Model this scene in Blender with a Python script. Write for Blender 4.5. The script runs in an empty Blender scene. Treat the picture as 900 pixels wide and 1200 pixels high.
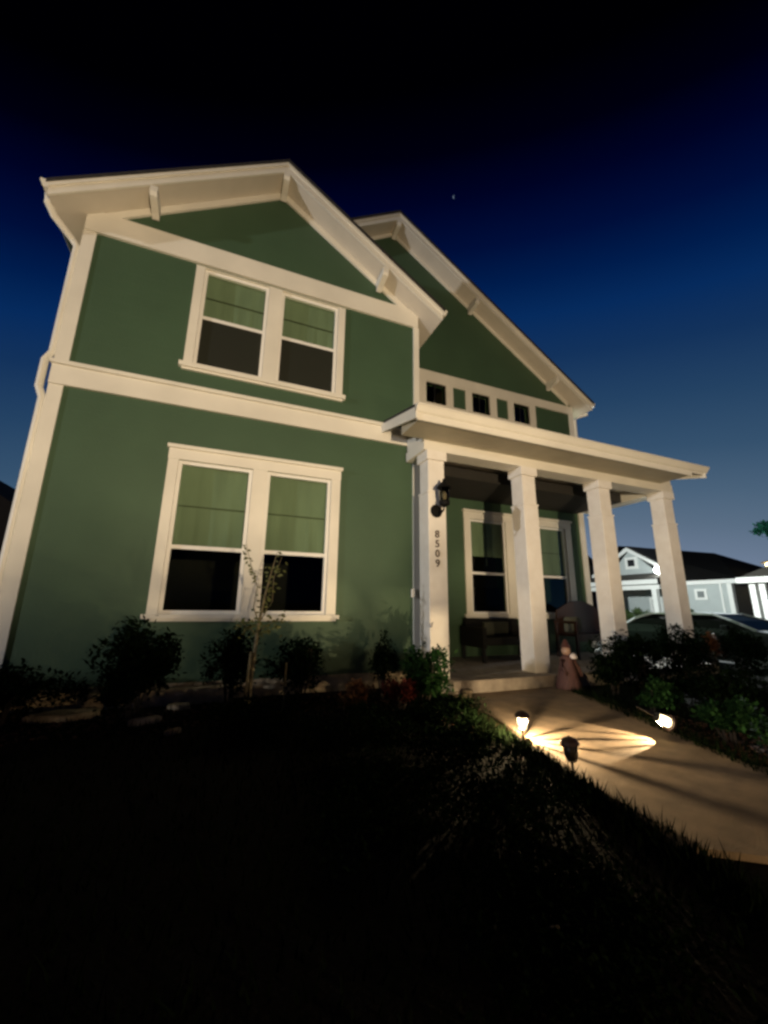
import bpy, bmesh, math, random
from mathutils import Vector, Matrix
R = math.radians
random.seed(7)
scene = bpy.context.scene
col = scene.collection

# ------------------------------------------------------------------ camera
cam_d = bpy.data.cameras.new('camera'); cam = bpy.data.objects.new('camera', cam_d); col.objects.link(cam)
CAM = Vector((2.0545, -5.4360, 0.8115))
YAW, PITCH, ROLL, F = 0.387, 0.233, 0.013, 467.1
fw = Vector((math.sin(YAW)*math.cos(PITCH), math.cos(YAW)*math.cos(PITCH), math.sin(PITCH)))
r0 = Vector((math.cos(YAW), -math.sin(YAW), 0)); u0 = r0.cross(fw)
rr = math.cos(ROLL)*r0 + math.sin(ROLL)*u0; uu = -math.sin(ROLL)*r0 + math.cos(ROLL)*u0
M3 = Matrix((rr, uu, -fw)).transposed()
cam.matrix_world = Matrix.Translation(CAM) @ M3.to_4x4()
cam_d.sensor_fit = 'HORIZONTAL'; cam_d.sensor_width = 36; cam_d.lens = 36*F/900
cam_d.clip_start = 0.05; cam_d.clip_end = 2000
scene.camera = cam

# ------------------------------------------------------------------ world: dusk sky graded by elevation
w = bpy.data.worlds.new('World'); scene.world = w; w.use_nodes = True
nt = w.node_tree; nt.nodes.clear()
out = nt.nodes.new('ShaderNodeOutputWorld'); bg = nt.nodes.new('ShaderNodeBackground')
tc = nt.nodes.new('ShaderNodeTexCoord'); sep = nt.nodes.new('ShaderNodeSeparateXYZ')
asin = nt.nodes.new('ShaderNodeMath'); asin.operation = 'ARCSINE'
# sky darkens away from one azimuth, imitating lens vignette in its colour
hv = nt.nodes.new('ShaderNodeCombineXYZ'); hn = nt.nodes.new('ShaderNodeVectorMath'); hn.operation = 'NORMALIZE'
hd_ = nt.nodes.new('ShaderNodeVectorMath'); hd_.operation = 'DOT_PRODUCT'; hd_.inputs[1].default_value = (math.sin(R(32)), math.cos(R(32)), 0)
gl = nt.nodes.new('ShaderNodeMath'); gl.operation = 'MULTIPLY_ADD'; gl.inputs[1].default_value = -R(19); gl.inputs[2].default_value = R(19)
az = nt.nodes.new('ShaderNodeMath'); az.operation = 'ADD'
mp = nt.nodes.new('ShaderNodeMath'); mp.operation = 'DIVIDE'; mp.inputs[1].default_value = math.pi/2
cr = nt.nodes.new('ShaderNodeValToRGB'); cr.color_ramp.interpolation = 'LINEAR'
def lin(c): return tuple(((v/255)/12.92 if v/255 <= .04045 else ((v/255+.055)/1.055)**2.4) for v in c)
stops = [(0, (128,142,160)), (7, (112,128,152)), (12, (90,110,132)), (16, (74,98,122)), (21, (53,81,109)), (27, (36,66,99)), (33, (19,50,91)), (38, (6,42,92)), (42, (0,28,76)),
         (46, (0,14,58)), (51, (0,3,36)), (55, (0,0,14)), (60, (0,0,2)), (90, (0,0,0))]
el = cr.color_ramp.elements
while len(el) > 1: el.remove(el[-1])
el[0].position = 0; el[0].color = (*lin(stops[0][1]), 1)
for a, c in stops[1:]:
    e = el.new(a/90); e.color = (*lin(c), 1)
nt.links.new(tc.outputs['Generated'], sep.inputs[0]); nt.links.new(sep.outputs['Z'], asin.inputs[0])
nt.links.new(sep.outputs['X'], hv.inputs['X']); nt.links.new(sep.outputs['Y'], hv.inputs['Y']); nt.links.new(hv.outputs[0], hn.inputs[0]); nt.links.new(hn.outputs[0], hd_.inputs[0])
nt.links.new(hd_.outputs['Value'], gl.inputs[0]); nt.links.new(gl.outputs[0], az.inputs[0]); nt.links.new(asin.outputs[0], az.inputs[1])
nt.links.new(az.outputs[0], mp.inputs[0])
off = nt.nodes.new('ShaderNodeMath'); off.operation = 'ADD'; off.inputs[1].default_value = 0.0
nt.links.new(mp.outputs[0], off.inputs[0]); nt.links.new(off.outputs[0], cr.inputs[0])
nt.links.new(cr.outputs[0], bg.inputs[0]); bg.inputs[1].default_value = 1.0; nt.links.new(bg.outputs[0], out.inputs[0])

vs = scene.view_settings
vs.view_transform = 'Standard'; vs.look = 'None'; vs.exposure = 0; vs.gamma = 1; vs.use_curve_mapping = False
MAIN_W, MAIN_C, MAIN_P = 2600, (1, .77, .49), Vector((3.0, -8.7, .85))
SIDE_W, SIDE_C, SIDE_P = 11000, (.95, .95, .97), Vector((-24, -8, 4.8))
PATH_W = 100
scene.cycles.max_bounces = 8; scene.cycles.transparent_max_bounces = 24
scene.cycles.sample_clamp_indirect = 3.0
scene.cycles.filter_width = 2.8

# ------------------------------------------------------------------ materials
MATS = {}
def mat(name, c, rough=.6, var=.12, scale=6, bump=0., metal=0., spec=.5, c2=None, bscale=None, stretch=None):
    if name in MATS: return MATS[name]
    m = bpy.data.materials.new(name); m.use_nodes = True; t = m.node_tree; b = t.nodes['Principled BSDF']
    b.inputs['Roughness'].default_value = rough; b.inputs['Metallic'].default_value = metal
    b.inputs['Specular IOR Level'].default_value = spec
    co = t.nodes.new('ShaderNodeTexCoord'); mpn = t.nodes.new('ShaderNodeMapping')
    if stretch: mpn.inputs['Scale'].default_value = stretch
    n = t.nodes.new('ShaderNodeTexNoise'); n.inputs['Scale'].default_value = scale; n.inputs['Detail'].default_value = 6
    t.links.new(co.outputs['Object'], mpn.inputs[0]); t.links.new(mpn.outputs[0], n.inputs['Vector'])
    r = t.nodes.new('ShaderNodeValToRGB'); r.color_ramp.elements[0].position = .3; r.color_ramp.elements[1].position = .7
    cc = c2 if c2 else tuple(v*(1+var) for v in c)
    r.color_ramp.elements[0].color = (*(tuple(v*(1-var) for v in c) if not c2 else c), 1); r.color_ramp.elements[1].color = (*cc, 1)
    t.links.new(n.outputs['Fac'], r.inputs[0]); t.links.new(r.outputs[0], b.inputs['Base Color'])
    if bump:
        n2 = t.nodes.new('ShaderNodeTexNoise'); n2.inputs['Scale'].default_value = bscale or scale*8; n2.inputs['Detail'].default_value = 4
        t.links.new(mpn.outputs[0], n2.inputs['Vector'])
        bp = t.nodes.new('ShaderNodeBump'); bp.inputs['Strength'].default_value = bump; bp.inputs['Distance'].default_value = .02
        t.links.new(n2.outputs['Fac'], bp.inputs['Height']); t.links.new(bp.outputs[0], b.inputs['Normal'])
    MATS[name] = m; return m
def emis(name, c, s):
    if name in MATS: return MATS[name]
    m = bpy.data.materials.new(name); m.use_nodes = True; t = m.node_tree; t.nodes.clear()
    o = t.nodes.new('ShaderNodeOutputMaterial'); e = t.nodes.new('ShaderNodeEmission')
    e.inputs[0].default_value = (*c, 1); e.inputs[1].default_value = s; t.links.new(e.outputs[0], o.inputs[0]); MATS[name] = m; return m
def glassmat(name, tint=(.9,.95,.9), refl=1.0, glow=None):
    if name in MATS: return MATS[name]
    m = bpy.data.materials.new(name); m.use_nodes = True; t = m.node_tree; t.nodes.clear()
    o = t.nodes.new('ShaderNodeOutputMaterial'); tr = t.nodes.new('ShaderNodeBsdfTransparent'); tr.inputs[0].default_value = (*tint, 1)
    g = t.nodes.new('ShaderNodeBsdfGlossy'); g.inputs['Roughness'].default_value = .03
    fr = t.nodes.new('ShaderNodeFresnel'); fr.inputs[0].default_value = 1.45
    mu = t.nodes.new('ShaderNodeMath'); mu.operation = 'MULTIPLY'; mu.inputs[1].default_value = refl; t.links.new(fr.outputs[0], mu.inputs[0])
    mx = t.nodes.new('ShaderNodeMixShader'); t.links.new(mu.outputs[0], mx.inputs[0]); t.links.new(tr.outputs[0], mx.inputs[1]); t.links.new(g.outputs[0], mx.inputs[2])
    last = mx
    if glow:
        e = t.nodes.new('ShaderNodeEmission'); e.inputs[0].default_value = (*glow[0], 1); e.inputs[1].default_value = glow[1]
        ad = t.nodes.new('ShaderNodeAddShader'); t.links.new(mx.outputs[0], ad.inputs[0]); t.links.new(e.outputs[0], ad.inputs[1]); last = ad
    t.links.new(last.outputs[0], o.inputs[0]); MATS[name] = m; return m

def stucco_mat():
    """painted lap siding: faint horizontal courses, slow patchy fading"""
    m = mat('green_paint', (.043, .087, .045), rough=.65, var=.08, scale=1.3, bump=0)
    t = m.node_tree; b = t.nodes['Principled BSDF']
    co = t.nodes.new('ShaderNodeTexCoord'); sp = t.nodes.new('ShaderNodeSeparateXYZ'); t.links.new(co.outputs['Object'], sp.inputs[0])
    mo = t.nodes.new('ShaderNodeMath'); mo.operation = 'MULTIPLY'; mo.inputs[1].default_value = 1/.16; t.links.new(sp.outputs['Z'], mo.inputs[0])
    fr = t.nodes.new('ShaderNodeMath'); fr.operation = 'FRACT'; t.links.new(mo.outputs[0], fr.inputs[0])
    n = t.nodes.new('ShaderNodeTexNoise'); n.inputs['Scale'].default_value = 40; t.links.new(co.outputs['Object'], n.inputs['Vector'])
    ad = t.nodes.new('ShaderNodeMath'); ad.operation = 'MULTIPLY_ADD'; ad.inputs[1].default_value = -.5; t.links.new(fr.outputs[0], ad.inputs[0]); t.links.new(n.outputs['Fac'], ad.inputs[2])
    bp = t.nodes.new('ShaderNodeBump'); bp.inputs['Strength'].default_value = .4; bp.inputs['Distance'].default_value = .008
    t.links.new(ad.outputs[0], bp.inputs['Height']); t.links.new(bp.outputs[0], b.inputs['Normal'])
    return m
GREEN = stucco_mat()
TRIM = mat('cream_trim_paint', (.72, .69, .61), rough=.5, var=.09, scale=1.4, bump=.08, bscale=60)
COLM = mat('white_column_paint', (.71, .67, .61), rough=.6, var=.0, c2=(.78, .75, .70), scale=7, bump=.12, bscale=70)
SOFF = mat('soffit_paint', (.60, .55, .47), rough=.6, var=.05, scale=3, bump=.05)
CEIL = mat('porch_ceiling_paint', (.72, .68, .60), rough=.6, var=.05, scale=3)
SHING = mat('dark_shingles', (.022, .02, .02), rough=.9, var=.3, scale=12, bump=.4)
VINYL = mat('white_vinyl_sash', (.78, .77, .74), rough=.4, var=.03, scale=4)
GLASS = glassmat('window_glass', (.86, .90, .84), .12)
SHADE = mat('green_grey_shade', (.215, .265, .20), rough=.8, var=.13, scale=2.0, stretch=(3, 1, .5), bump=.1)
SCREEN = mat('insect_screen', (.008, .010, .004), rough=.8, var=.05, scale=3)
DARKROOM = mat('unlit_interior', (.02, .018, .015), rough=.9)
BLACKM = mat('black_metal', (.012, .012, .012), rough=.35, var=.2)
CONC = mat('concrete', (.20, .142, .088), rough=.85, var=.24, scale=7, bump=.35, bscale=90)
CONC2 = mat('step_concrete', (.36, .31, .26), rough=.85, var=.25, scale=9, bump=.4, bscale=60)
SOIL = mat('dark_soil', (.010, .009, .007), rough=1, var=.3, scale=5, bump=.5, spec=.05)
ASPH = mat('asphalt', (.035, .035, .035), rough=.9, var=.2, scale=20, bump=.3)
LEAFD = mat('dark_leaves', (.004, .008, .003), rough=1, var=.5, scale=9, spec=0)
LEAFG = mat('green_leaves', (.014, .040, .010), rough=.9, var=.45, scale=9, spec=.05)
LEAFY = mat('yellow_green_leaves', (.10, .11, .035), rough=.55, var=.35, scale=14, spec=.3)
LEAFR = mat('red_leaves', (.10, .018, .012), rough=.6, var=.4, scale=12, spec=.2)
LEAFO = mat('rust_leaves', (.12, .05, .02), rough=.6, var=.4, scale=12, spec=.2)
BARK = mat('pale_bark', (.16, .13, .07), rough=.9, var=.3, scale=25, bump=.5)
BARKD = mat('dark_bark', (.03, .022, .015), rough=.9, var=.3, scale=25, bump=.5)
STONE = mat('tan_stone', (.50, .40, .27), rough=.9, var=.45, scale=8, bump=.7, bscale=25)
WOODB = mat('red_brown_wood', (.028, .011, .006), rough=.4, var=.3, scale=6, stretch=(1, 1, 8))

# ------------------------------------------------------------------ mesh builder
class MB:
    def __init__(s): s.bm = bmesh.new()
    def box(s, x0, x1, y0, y1, z0, z1, bev=0):
        g = bmesh.ops.create_cube(s.bm, size=1); vs_ = g['verts']
        for v in vs_:
            v.co = Vector((x0 if v.co.x < 0 else x1, y0 if v.co.y < 0 else y1, z0 if v.co.z < 0 else z1))
        if bev:
            es = list({e for v in vs_ for e in v.link_edges})
            bmesh.ops.bevel(s.bm, geom=es, offset=bev, segments=2, affect='EDGES', profile=.5)
        return s
    def obox(s, c, size, rot=None):
        g = bmesh.ops.create_cube(s.bm, size=1); m = rot or Matrix.Identity(3)
        for v in g['verts']:
            v.co = Vector(c) + m @ Vector((v.co.x*size[0], v.co.y*size[1], v.co.z*size[2]))
        return s
    def prism(s, pts, axis, a, b):
        """polygon pts in the plane across `axis`, swept from a to b; pts are (x,z) for axis y, (y,z) for x, (x,y) for z"""
        def P(p, t): return {'y': (p[0], t, p[1]), 'x': (t, p[0], p[1]), 'z': (p[0], p[1], t)}[axis]
        A = [s.bm.verts.new(P(p, a)) for p in pts]; B = [s.bm.verts.new(P(p, b)) for p in pts]
        n = len(pts)
        s.bm.faces.new(A); s.bm.faces.new(B[::-1])
        for i in range(n): s.bm.faces.new((A[i], B[i], B[(i+1) % n], A[(i+1) % n]))
        return s
    def tube(s, pts, rad, n=8):
        pts = [Vector(p) for p in pts]; rad = rad if isinstance(rad, (list, tuple)) else [rad]*len(pts); rings = []
        for i, p in enumerate(pts):
            d = (pts[min(i+1, len(pts)-1)] - pts[max(i-1, 0)]).normalized()
            a = d.cross(Vector((0, 0, 1)) if abs(d.z) < .9 else Vector((1, 0, 0))).normalized(); b = d.cross(a)
            rings.append([s.bm.verts.new(p + (a*math.cos(2*math.pi*k/n) + b*math.sin(2*math.pi*k/n))*rad[i]) for k in range(n)])
        for i in range(len(rings)-1):
            for k in range(n): s.bm.faces.new((rings[i][k], rings[i][(k+1) % n], rings[i+1][(k+1) % n], rings[i+1][k]))
        s.bm.faces.new(rings[0][::-1]); s.bm.faces.new(rings[-1]); return s
    def lathe(s, prof, c=(0, 0, 0), n=20, rot=None):
        m = rot or Matrix.Identity(3); rings = []
        for (r_, z) in prof:
            rings.append([s.bm.verts.new(Vector(c) + m @ Vector((max(r_, 1e-4)*math.cos(2*math.pi*k/n), max(r_, 1e-4)*math.sin(2*math.pi*k/n), z))) for k in range(n)])
        for i in range(len(rings)-1):
            for k in range(n): s.bm.faces.new((rings[i][k], rings[i][(k+1) % n], rings[i+1][(k+1) % n], rings[i+1][k]))
        s.bm.faces.new(rings[0][::-1]); s.bm.faces.new(rings[-1]); return s
    def build(s, name, m, parent=None, smooth=False, clean=True):
        if clean: bmesh.ops.recalc_face_normals(s.bm, faces=s.bm.faces)
        me = bpy.data.meshes.new(name); s.bm.to_mesh(me); s.bm.free()
        for k in (m if isinstance(m, (list, tuple)) else [m]): me.materials.append(k)
        if smooth:
            for p in me.polygons: p.use_smooth = True
        o = bpy.data.objects.new(name, me); col.objects.link(o)
        if parent:
            o.parent = parent; o.matrix_parent_inverse = parent.matrix_world.inverted() if False else Matrix.Translation(-parent.location)
        return o
def tag(o, label=None, cat=None, group=None, kind=None):
    if label: o['label'] = label
    if cat: o['category'] = cat
    if group: o['group'] = group
    if kind: o['kind'] = kind
    return o
def empty(name, loc=(0, 0, 0)):
    o = bpy.data.objects.new(name, None); o.location = loc; col.objects.link(o); return o

# ------------------------------------------------------------------ terrain, road, walkway
GZ = -.27
def ground_z(x, y):
    def sm(t): t = max(0, min(1, t)); return t*t*(3-2*t)
    return GZ - .37*sm((x-10.8)/2.2)
bm = bmesh.new()
xs = [-900, -200, -60, -20] + [i*1.0 for i in range(-10, 10)] + [10+.25*i for i in range(0, 16)] + [14+2*i for i in range(0, 24)] + [80, 200, 900]
ys = [-900, -200, -60, -30, -15, -10, -8, -6, -4, -3, -2, -1, 0, 2, 4, 8, 16, 30, 60, 200, 900]
V = {}
for i, x in enumerate(xs):
    for j, y in enumerate(ys): V[i, j] = bm.verts.new((x, y, ground_z(x, y)))
for i in range(len(xs)-1):
    for j in range(len(ys)-1): bm.faces.new((V[i, j], V[i+1, j], V[i+1, j+1], V[i, j+1]))
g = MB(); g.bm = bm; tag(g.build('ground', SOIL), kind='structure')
RZ = -.64
tag(MB().box(12.9, 21.0, -60, 70, RZ-.1, RZ+.012).build('side_road', ASPH), kind='structure')
tag(MB().box(-60, 60, -17.5, -11.5, GZ-.3, GZ+.006).build('front_road', ASPH), kind='structure')
wp = [(4.86, -.853), (6.55, -.853), (6.32, -2.0), (5.86, -2.95), (5.66, -3.5), (6.2, -4.5), (7.6, -6.25), (6.5, -6.25), (5.5, -5.05), (4.8, -4.46), (4.45, -4.2), (4.14, -3.98), (4.22, -3.7), (4.50, -2.8), (4.76, -1.6)]
wk = MB().prism(wp, 'z', -.32, -.24)
tag(wk.build('walkway', CONC), kind='structure')
tag(MB().box(-30, 12.5, -7.5, -6.25, GZ-.1, -.235).build('pavement', CONC), kind='structure')

# ------------------------------------------------------------------ THE HOUSE
W, MW, YM, SL = 4.84, 9.89, 1.343, .658
house = empty('green_house', (0, 0, GZ)); tag(house, 'two-storey dark green house with cream trim and a columned front porch', 'house')
def part(mb, name, m, label=None, smooth=False, parent=None):
    o = mb.build(name, m, parent or house, smooth)
    if label: o['label'] = label
    return o
def subpart(mb, name, m, parent, smooth=False):
    o = mb.build(name, m, None, smooth); o.parent = parent; o.matrix_parent_inverse = Matrix.Identity(4)
    o.matrix_parent_inverse = Matrix.Translation((-house.location)) if False else Matrix.Identity(4)
    return o
# every part keeps world coordinates: part under house gets an inverse offset, so sub-parts use the same trick
def sub(mb, name, m, parent, smooth=False, label=None):
    o = mb.build(name, m, None, smooth)
    o.parent = parent; o.matrix_parent_inverse = Matrix.Identity(4)
    if label: o['label'] = label
    return o

def wall_mb(mb, x0, x1, z0, z1, y0, y1, holes):
    X = sorted({x0, x1, *[h[0] for h in holes], *[h[1] for h in holes]}); Z = sorted({z0, z1, *[h[2] for h in holes], *[h[3] for h in holes]})
    def inh(a, b): return any(h[0] < a < h[1] and h[2] < b < h[3] for h in holes)
    # merge in z per column strip
    for i in range(len(X)-1):
        run = None
        for j in range(len(Z)-1):
            cx_, cz_ = (X[i]+X[i+1])/2, (Z[j]+Z[j+1])/2
            if inh(cx_, cz_):
                if run is not None: mb.box(X[i], X[i+1], y0, y1, run, Z[j]); run = None
            elif run is None: run = Z[j]
        if run is not None: mb.box(X[i], X[i+1], y0, y1, run, z1)

H1, M1, S1, S0, H0 = 2.555, 1.491, .737, .612, 2.786
UH, UM, US, US0 = 5.483, 4.742, 4.012, 3.871
lw = [(1.481, 2.296), (2.577, 3.386)]; uw = [(1.482, 2.292), (2.575, 3.379)]
e_ = .045     # sash stile width outside the glass
wm = MB()
wall_mb(wm, .002, W-.002, -.5, 5.85, 0, .16, [(a-e_, b+e_, S1-e_, H1+e_) for a, b in lw] + [(a-e_, b+e_, US-e_, UH+e_) for a, b in uw])
wm.prism([(.02, 5.85), (W-.02, 5.85), (W/2, 7.42)], 'y', .0, .16)
wm.box(0.0, .16, .162, 12, -.5, 5.85)          # left side wall
wm.box(W-.16, W, .162, YM-.002, -.5, 5.85)     # right side wall of the wing
tr = [(5.734, 6.224), (6.893, 7.376), (8.05, 8.523)]
TT, TB = 5.52, 5.036
wA = (6.756, 7.569); wB = (8.44, 9.249)
wall_mb(wm, W, MW-.002, -.5, 5.9, YM, YM+.16, [(a-e_, b+e_, S1-e_, H1+e_) for a, b in (wA, wB)] + [(a-.02, b+.02, TB-.02, TT+.02) for a, b in tr] + [(5.05, 5.85, -.05, 2.05)])
XC = MW/2
wm.prism([(W+.01, 5.9), (9.85, 5.9), (XC, 9.12)], 'y', YM, YM+.16)
wm.prism([(2.5, 7.45), (W+.01, 5.9), (XC, 9.12)], 'y', YM+.001, YM+.161)
wm.box(MW-.16, MW, YM+.162, 12, -.5, 5.9); wm.box(0, MW, 12, 12.16, -.5, 5.85).prism([(.1, 5.85), (9.8, 5.85), (XC, 9.1)], 'y', 12, 12.16)
part(wm, 'wall', GREEN)
# floors and dark rooms inside, so windows look into real rooms
im = MB(); im.box(.17, MW-.17, .17, 11.9, 3.0, 3.2); im.box(.17, MW-.17, 4.4, 4.5, -.3, 2.99); im.box(.17, MW-.17, 4.4, 4.5, 3.21, 6.0); im.box(.17, MW-.17, .17, 11.9, -.35, -.2)
part(im, 'room_interior', DARKROOM)

# trim boards -------------------------------------------------------
def trim(name, mb, label=None, m=TRIM): return part(mb, name, m, label)
trim('belt_board', MB().box(-.03, W+.01, -.040, -.001, 3.33, 3.58).box(-.045, W+.02, -.075, -.001, 3.582, 3.63), 'wide cream belt board between the two storeys')
trim('frieze_board', MB().box(-.02, W+.012, -.042, -.001, 5.57, 5.895))
trim('frieze_board', MB().box(W+.01, MW+.02, YM-.042, YM-.001, 5.575, 5.78))
trim('corner_board', MB().box(-.03, .115, -.018, -.001, -.25, 3.328).box(-.03, .002, -.001, .12, -.25, 3.328))
trim('corner_board', MB().box(-.03, .115, -.018, -.001, 3.632, 5.568).box(-.03, .002, -.001, .12, 3.632, 5.568))
trim('corner_board', MB().box(W-.07, W+.03, -.035, -.001, 3.632, 5.568).box(W-.001, W+.03, -.001, .12, 3.632, 5.568))
trim('corner_board', MB().box(W-.09, W+.03, -.035, -.001, -.25, 3.05))
trim('corner_board', MB().box(MW-.115, MW+.03, YM-.035, YM-.001, -.05, 3.15).box(MW-.001, MW+.03, YM-.001, YM+.12, -.05, 3.15))
trim('corner_board', MB().box(MW-.10, MW+.03, YM-.035, YM-.001, 3.95, 5.573).box(MW-.001, MW+.03, YM-.001, YM+.12, 3.95, 5.573))
# foundation strip
part(MB().box(.12, W-.1, -.02, -.001, -.35, -.07), 'foundation', STONE)

# roofs -------------------------------------------------------------
OV = .38
def slope_slab(mb, xc, zt, side, x_end, y0, y1, t0, t1):
    """slab under the sloping plane from ridge xc out to x_end; t0..t1 are vertical depths below the top"""
    run = abs(x_end-xc)
    mb.prism([(xc, zt-t0), (x_end, zt-SL*run-t0), (x_end, zt-SL*run-t1), (xc, zt-t1)], 'y', y0, y1)
RZ1, RZ2, RE = 7.58, 9.27, .31
m_ = MB()
slope_slab(m_, W/2, RZ1+.02, -1, -RE-.03, -OV-.03, YM-OV-.05, 0, .05)
slope_slab(m_, W/2, RZ1+.02, 1, W+RE+.03, -OV-.04, YM-.03, 0, .05)
slope_slab(m_, XC, RZ2+.02, -1, -RE-.03, YM-OV-.04, 12.4, 0, .05)
slope_slab(m_, XC, RZ2+.02, 1, MW+RE+.03, YM-OV-.04, 12.4, 0, .05)
part(m_, 'roof', SHING)
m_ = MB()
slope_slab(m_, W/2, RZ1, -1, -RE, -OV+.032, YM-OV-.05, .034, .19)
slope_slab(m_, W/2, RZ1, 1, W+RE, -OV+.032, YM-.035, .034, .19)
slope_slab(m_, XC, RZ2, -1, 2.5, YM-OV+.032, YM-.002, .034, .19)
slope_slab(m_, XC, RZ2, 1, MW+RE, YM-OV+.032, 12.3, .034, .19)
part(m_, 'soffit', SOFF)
# attic gap filler so no light enters: main left slope body
def rake_board(xc, zt, x_end, y, depth0=.032, depth1=.20, th=.03, name='rake_board', lab=None):
    m = MB(); slope_slab(m, xc, zt, 0, x_end, y, y+th, depth0, depth1)
    slope_slab(m, xc, zt, 0, x_end, y-.022, y-.001, depth0, .085)      # crown strip, proud
    return trim(name, m, lab)
rake_board(W/2, RZ1, -RE, -OV); rake_board(W/2, RZ1, W+RE, -OV)
rake_board(XC, RZ2, 2.6, YM-OV); rake_board(XC, RZ2, MW+RE, YM-OV)
def wall_rake(xc, zg, x_end, y, h, zcut):
    """sloping frieze board on the wall just under the soffit"""
    run = abs(x_end-xc)
    m = MB(); m.prism([(xc, zg+h), (x_end, zg+h-SL*run), (x_end, zg-SL*run), (xc, zg)], 'y', y-.034, y-.001); return trim('gable_frieze', m)
hz = RZ1-.195-7.264
wall_rake(W/2, 7.264, .07, 0, hz, 0); wall_rake(W/2, 7.264, W-.07, 0, hz, 0)
hz2 = RZ2-.195-8.991
wall_rake(XC, 8.991, 3.0, YM, hz2, 0); wall_rake(XC, 8.991, MW-.1, YM, hz2, 0)
# brackets
def bracket(x, y, zs):
    d = OV-.001
    pts = [(y-.034, zs), (y-d, zs), (y-d, zs-.09), (y-d+.03, zs-.13), (y-.12, zs-.17), (y-.05, zs-.20), (y-.034, zs-.20)]
    m = MB(); m.prism(pts, 'x', x-.045, x+.045); trim('gable_bracket', m)
for x in (.74, W/2, 4.10): bracket(x, 0, RZ1-.192-SL*(abs(x-W/2)+.055 if x != W/2 else 0.0))
for x in (XC, 6.92, 9.15): bracket(x, YM, RZ2-.192-SL*(abs(x-XC)+.055 if x != XC else 0))
# gutters and downspouts
def gutter_y(x, s, ztop, y0, y1):
    pts = [(x, ztop), (x+s*.085, ztop), (x+s*.09, ztop-.03), (x+s*.07, ztop-.06), (x+s*.05, ztop-.11), (x, ztop-.11)]
    m = MB(); m.prism(pts, 'y', y0, y1); return m
ez = RZ1-SL*(W/2+RE)
trim('gutter', gutter_y(-RE-.001, -1, ez-.01, -OV-.02, 12.2)); trim('gutter', gutter_y(W+RE+.001, 1, ez-.01, -OV-.02, YM-.05))
ez2 = RZ2-SL*(MW/2+RE)
trim('gutter', gutter_y(MW+RE+.001, 1, ez2-.01, YM-OV-.02, 12.2))
ds = MB().tube([(-.355, -.24, 5.72), (-.355, -.22, 5.62), (-.31, -.12, 5.54), (-.15, .05, 5.42), (-.085, .06, 5.33), (-.085, .06, 3.78), (-.14, .06, 3.66), (-.14, .06, 3.30), (-.085, .06, 3.16), (-.085, .06, .92)], .042, 10)
ds.tube([(-.085, .06, .918), (-.085, .06, -.20), (-.12, -.02, -.24)], .05, 10)
trim('downspout', ds, 'cream downspout at the left corner of the house')
trim('downspout', MB().tube([(MW+.45, YM-.1, 5.65), (MW+.3, YM-.02, 5.6), (MW+.08, YM-.02, 5.45), (MW+.08, YM-.02, 4.05)], .04, 8))

# windows -----------------------------------------------------------
def sash_window(parent, a, b, z0, zm, z1, y, lower='glass', shade_to=None, muntin=False, shade_y=.10):
    """double-hung unit; a,b,z0,z1 bound the glass; y is the wall plane"""
    f = MB(); t = e_
    f.box(a-t, a, y+.012, y+.07, z0-t, z1+t).box(b, b+t, y+.012, y+.07, z0-t, z1+t)
    f.box(a, b, y+.012, y+.07, z1, z1+t).box(a, b, y+.012, y+.07, z0-t, z0)
    f.box(a, b, y+.02, y+.066, zm-.022, zm+.028)
    sub(f, 'sash', VINYL, parent)
    sub(MB().box(a, b, y+.040, y+.045, zm+.028, z1).box(a, b, y+.050, y+.055, z0, zm-.022), 'glass', GLASS, parent)
    zt = shade_to if shade_to is not None else zm
    s = MB(); nx = 44; rw = random.Random(int(a*1000)); ph = rw.random()*6; prev = None
    for q in range(nx+1):      # hanging fabric with uneven soft folds
        xx = a-.02+(b-a+.04)*q/nx; yy = y+shade_y+.004*math.sin(xx*38+ph)+.005*math.sin(xx*17+ph*2)+.0015*math.sin(xx*71)
        cur = [s.bm.verts.new((xx, yy, zt)), s.bm.verts.new((xx, yy*.5+(y+shade_y)*.5, (zt+z1)/2)), s.bm.verts.new((xx, y+shade_y, z1+.02))]
        if prev:
            for w_ in range(2): s.bm.faces.new((prev[w_], cur[w_], cur[w_+1], prev[w_+1]))
        prev = cur
    s.box(a-.02, b+.02, y+shade_y+.02, y+shade_y+.03, zt-.012, zt+.012)
    sub(s, 'shade', SHADE, parent)
    k = MB(); zz = (zm+z1)/2
    k.box(a, b, y+.072, y+.08, zz-.007, zz+.007)
    if muntin:
        k = MB(); k.box((a+b)/2-.012, (a+b)/2+.012, y+.072, y+.08, zt-.2 if zt-.2 > zm+.03 else zm+.03, z1)
    sub(k, 'muntin', mat('dim_muntin', (.07, .08, .05), rough=.8), parent)
    if lower == 'screen':
        sub(MB().box(a, b, y+.024, y+.027, z0, zm-.024), 'insect_screen', SCREEN, parent)
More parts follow.
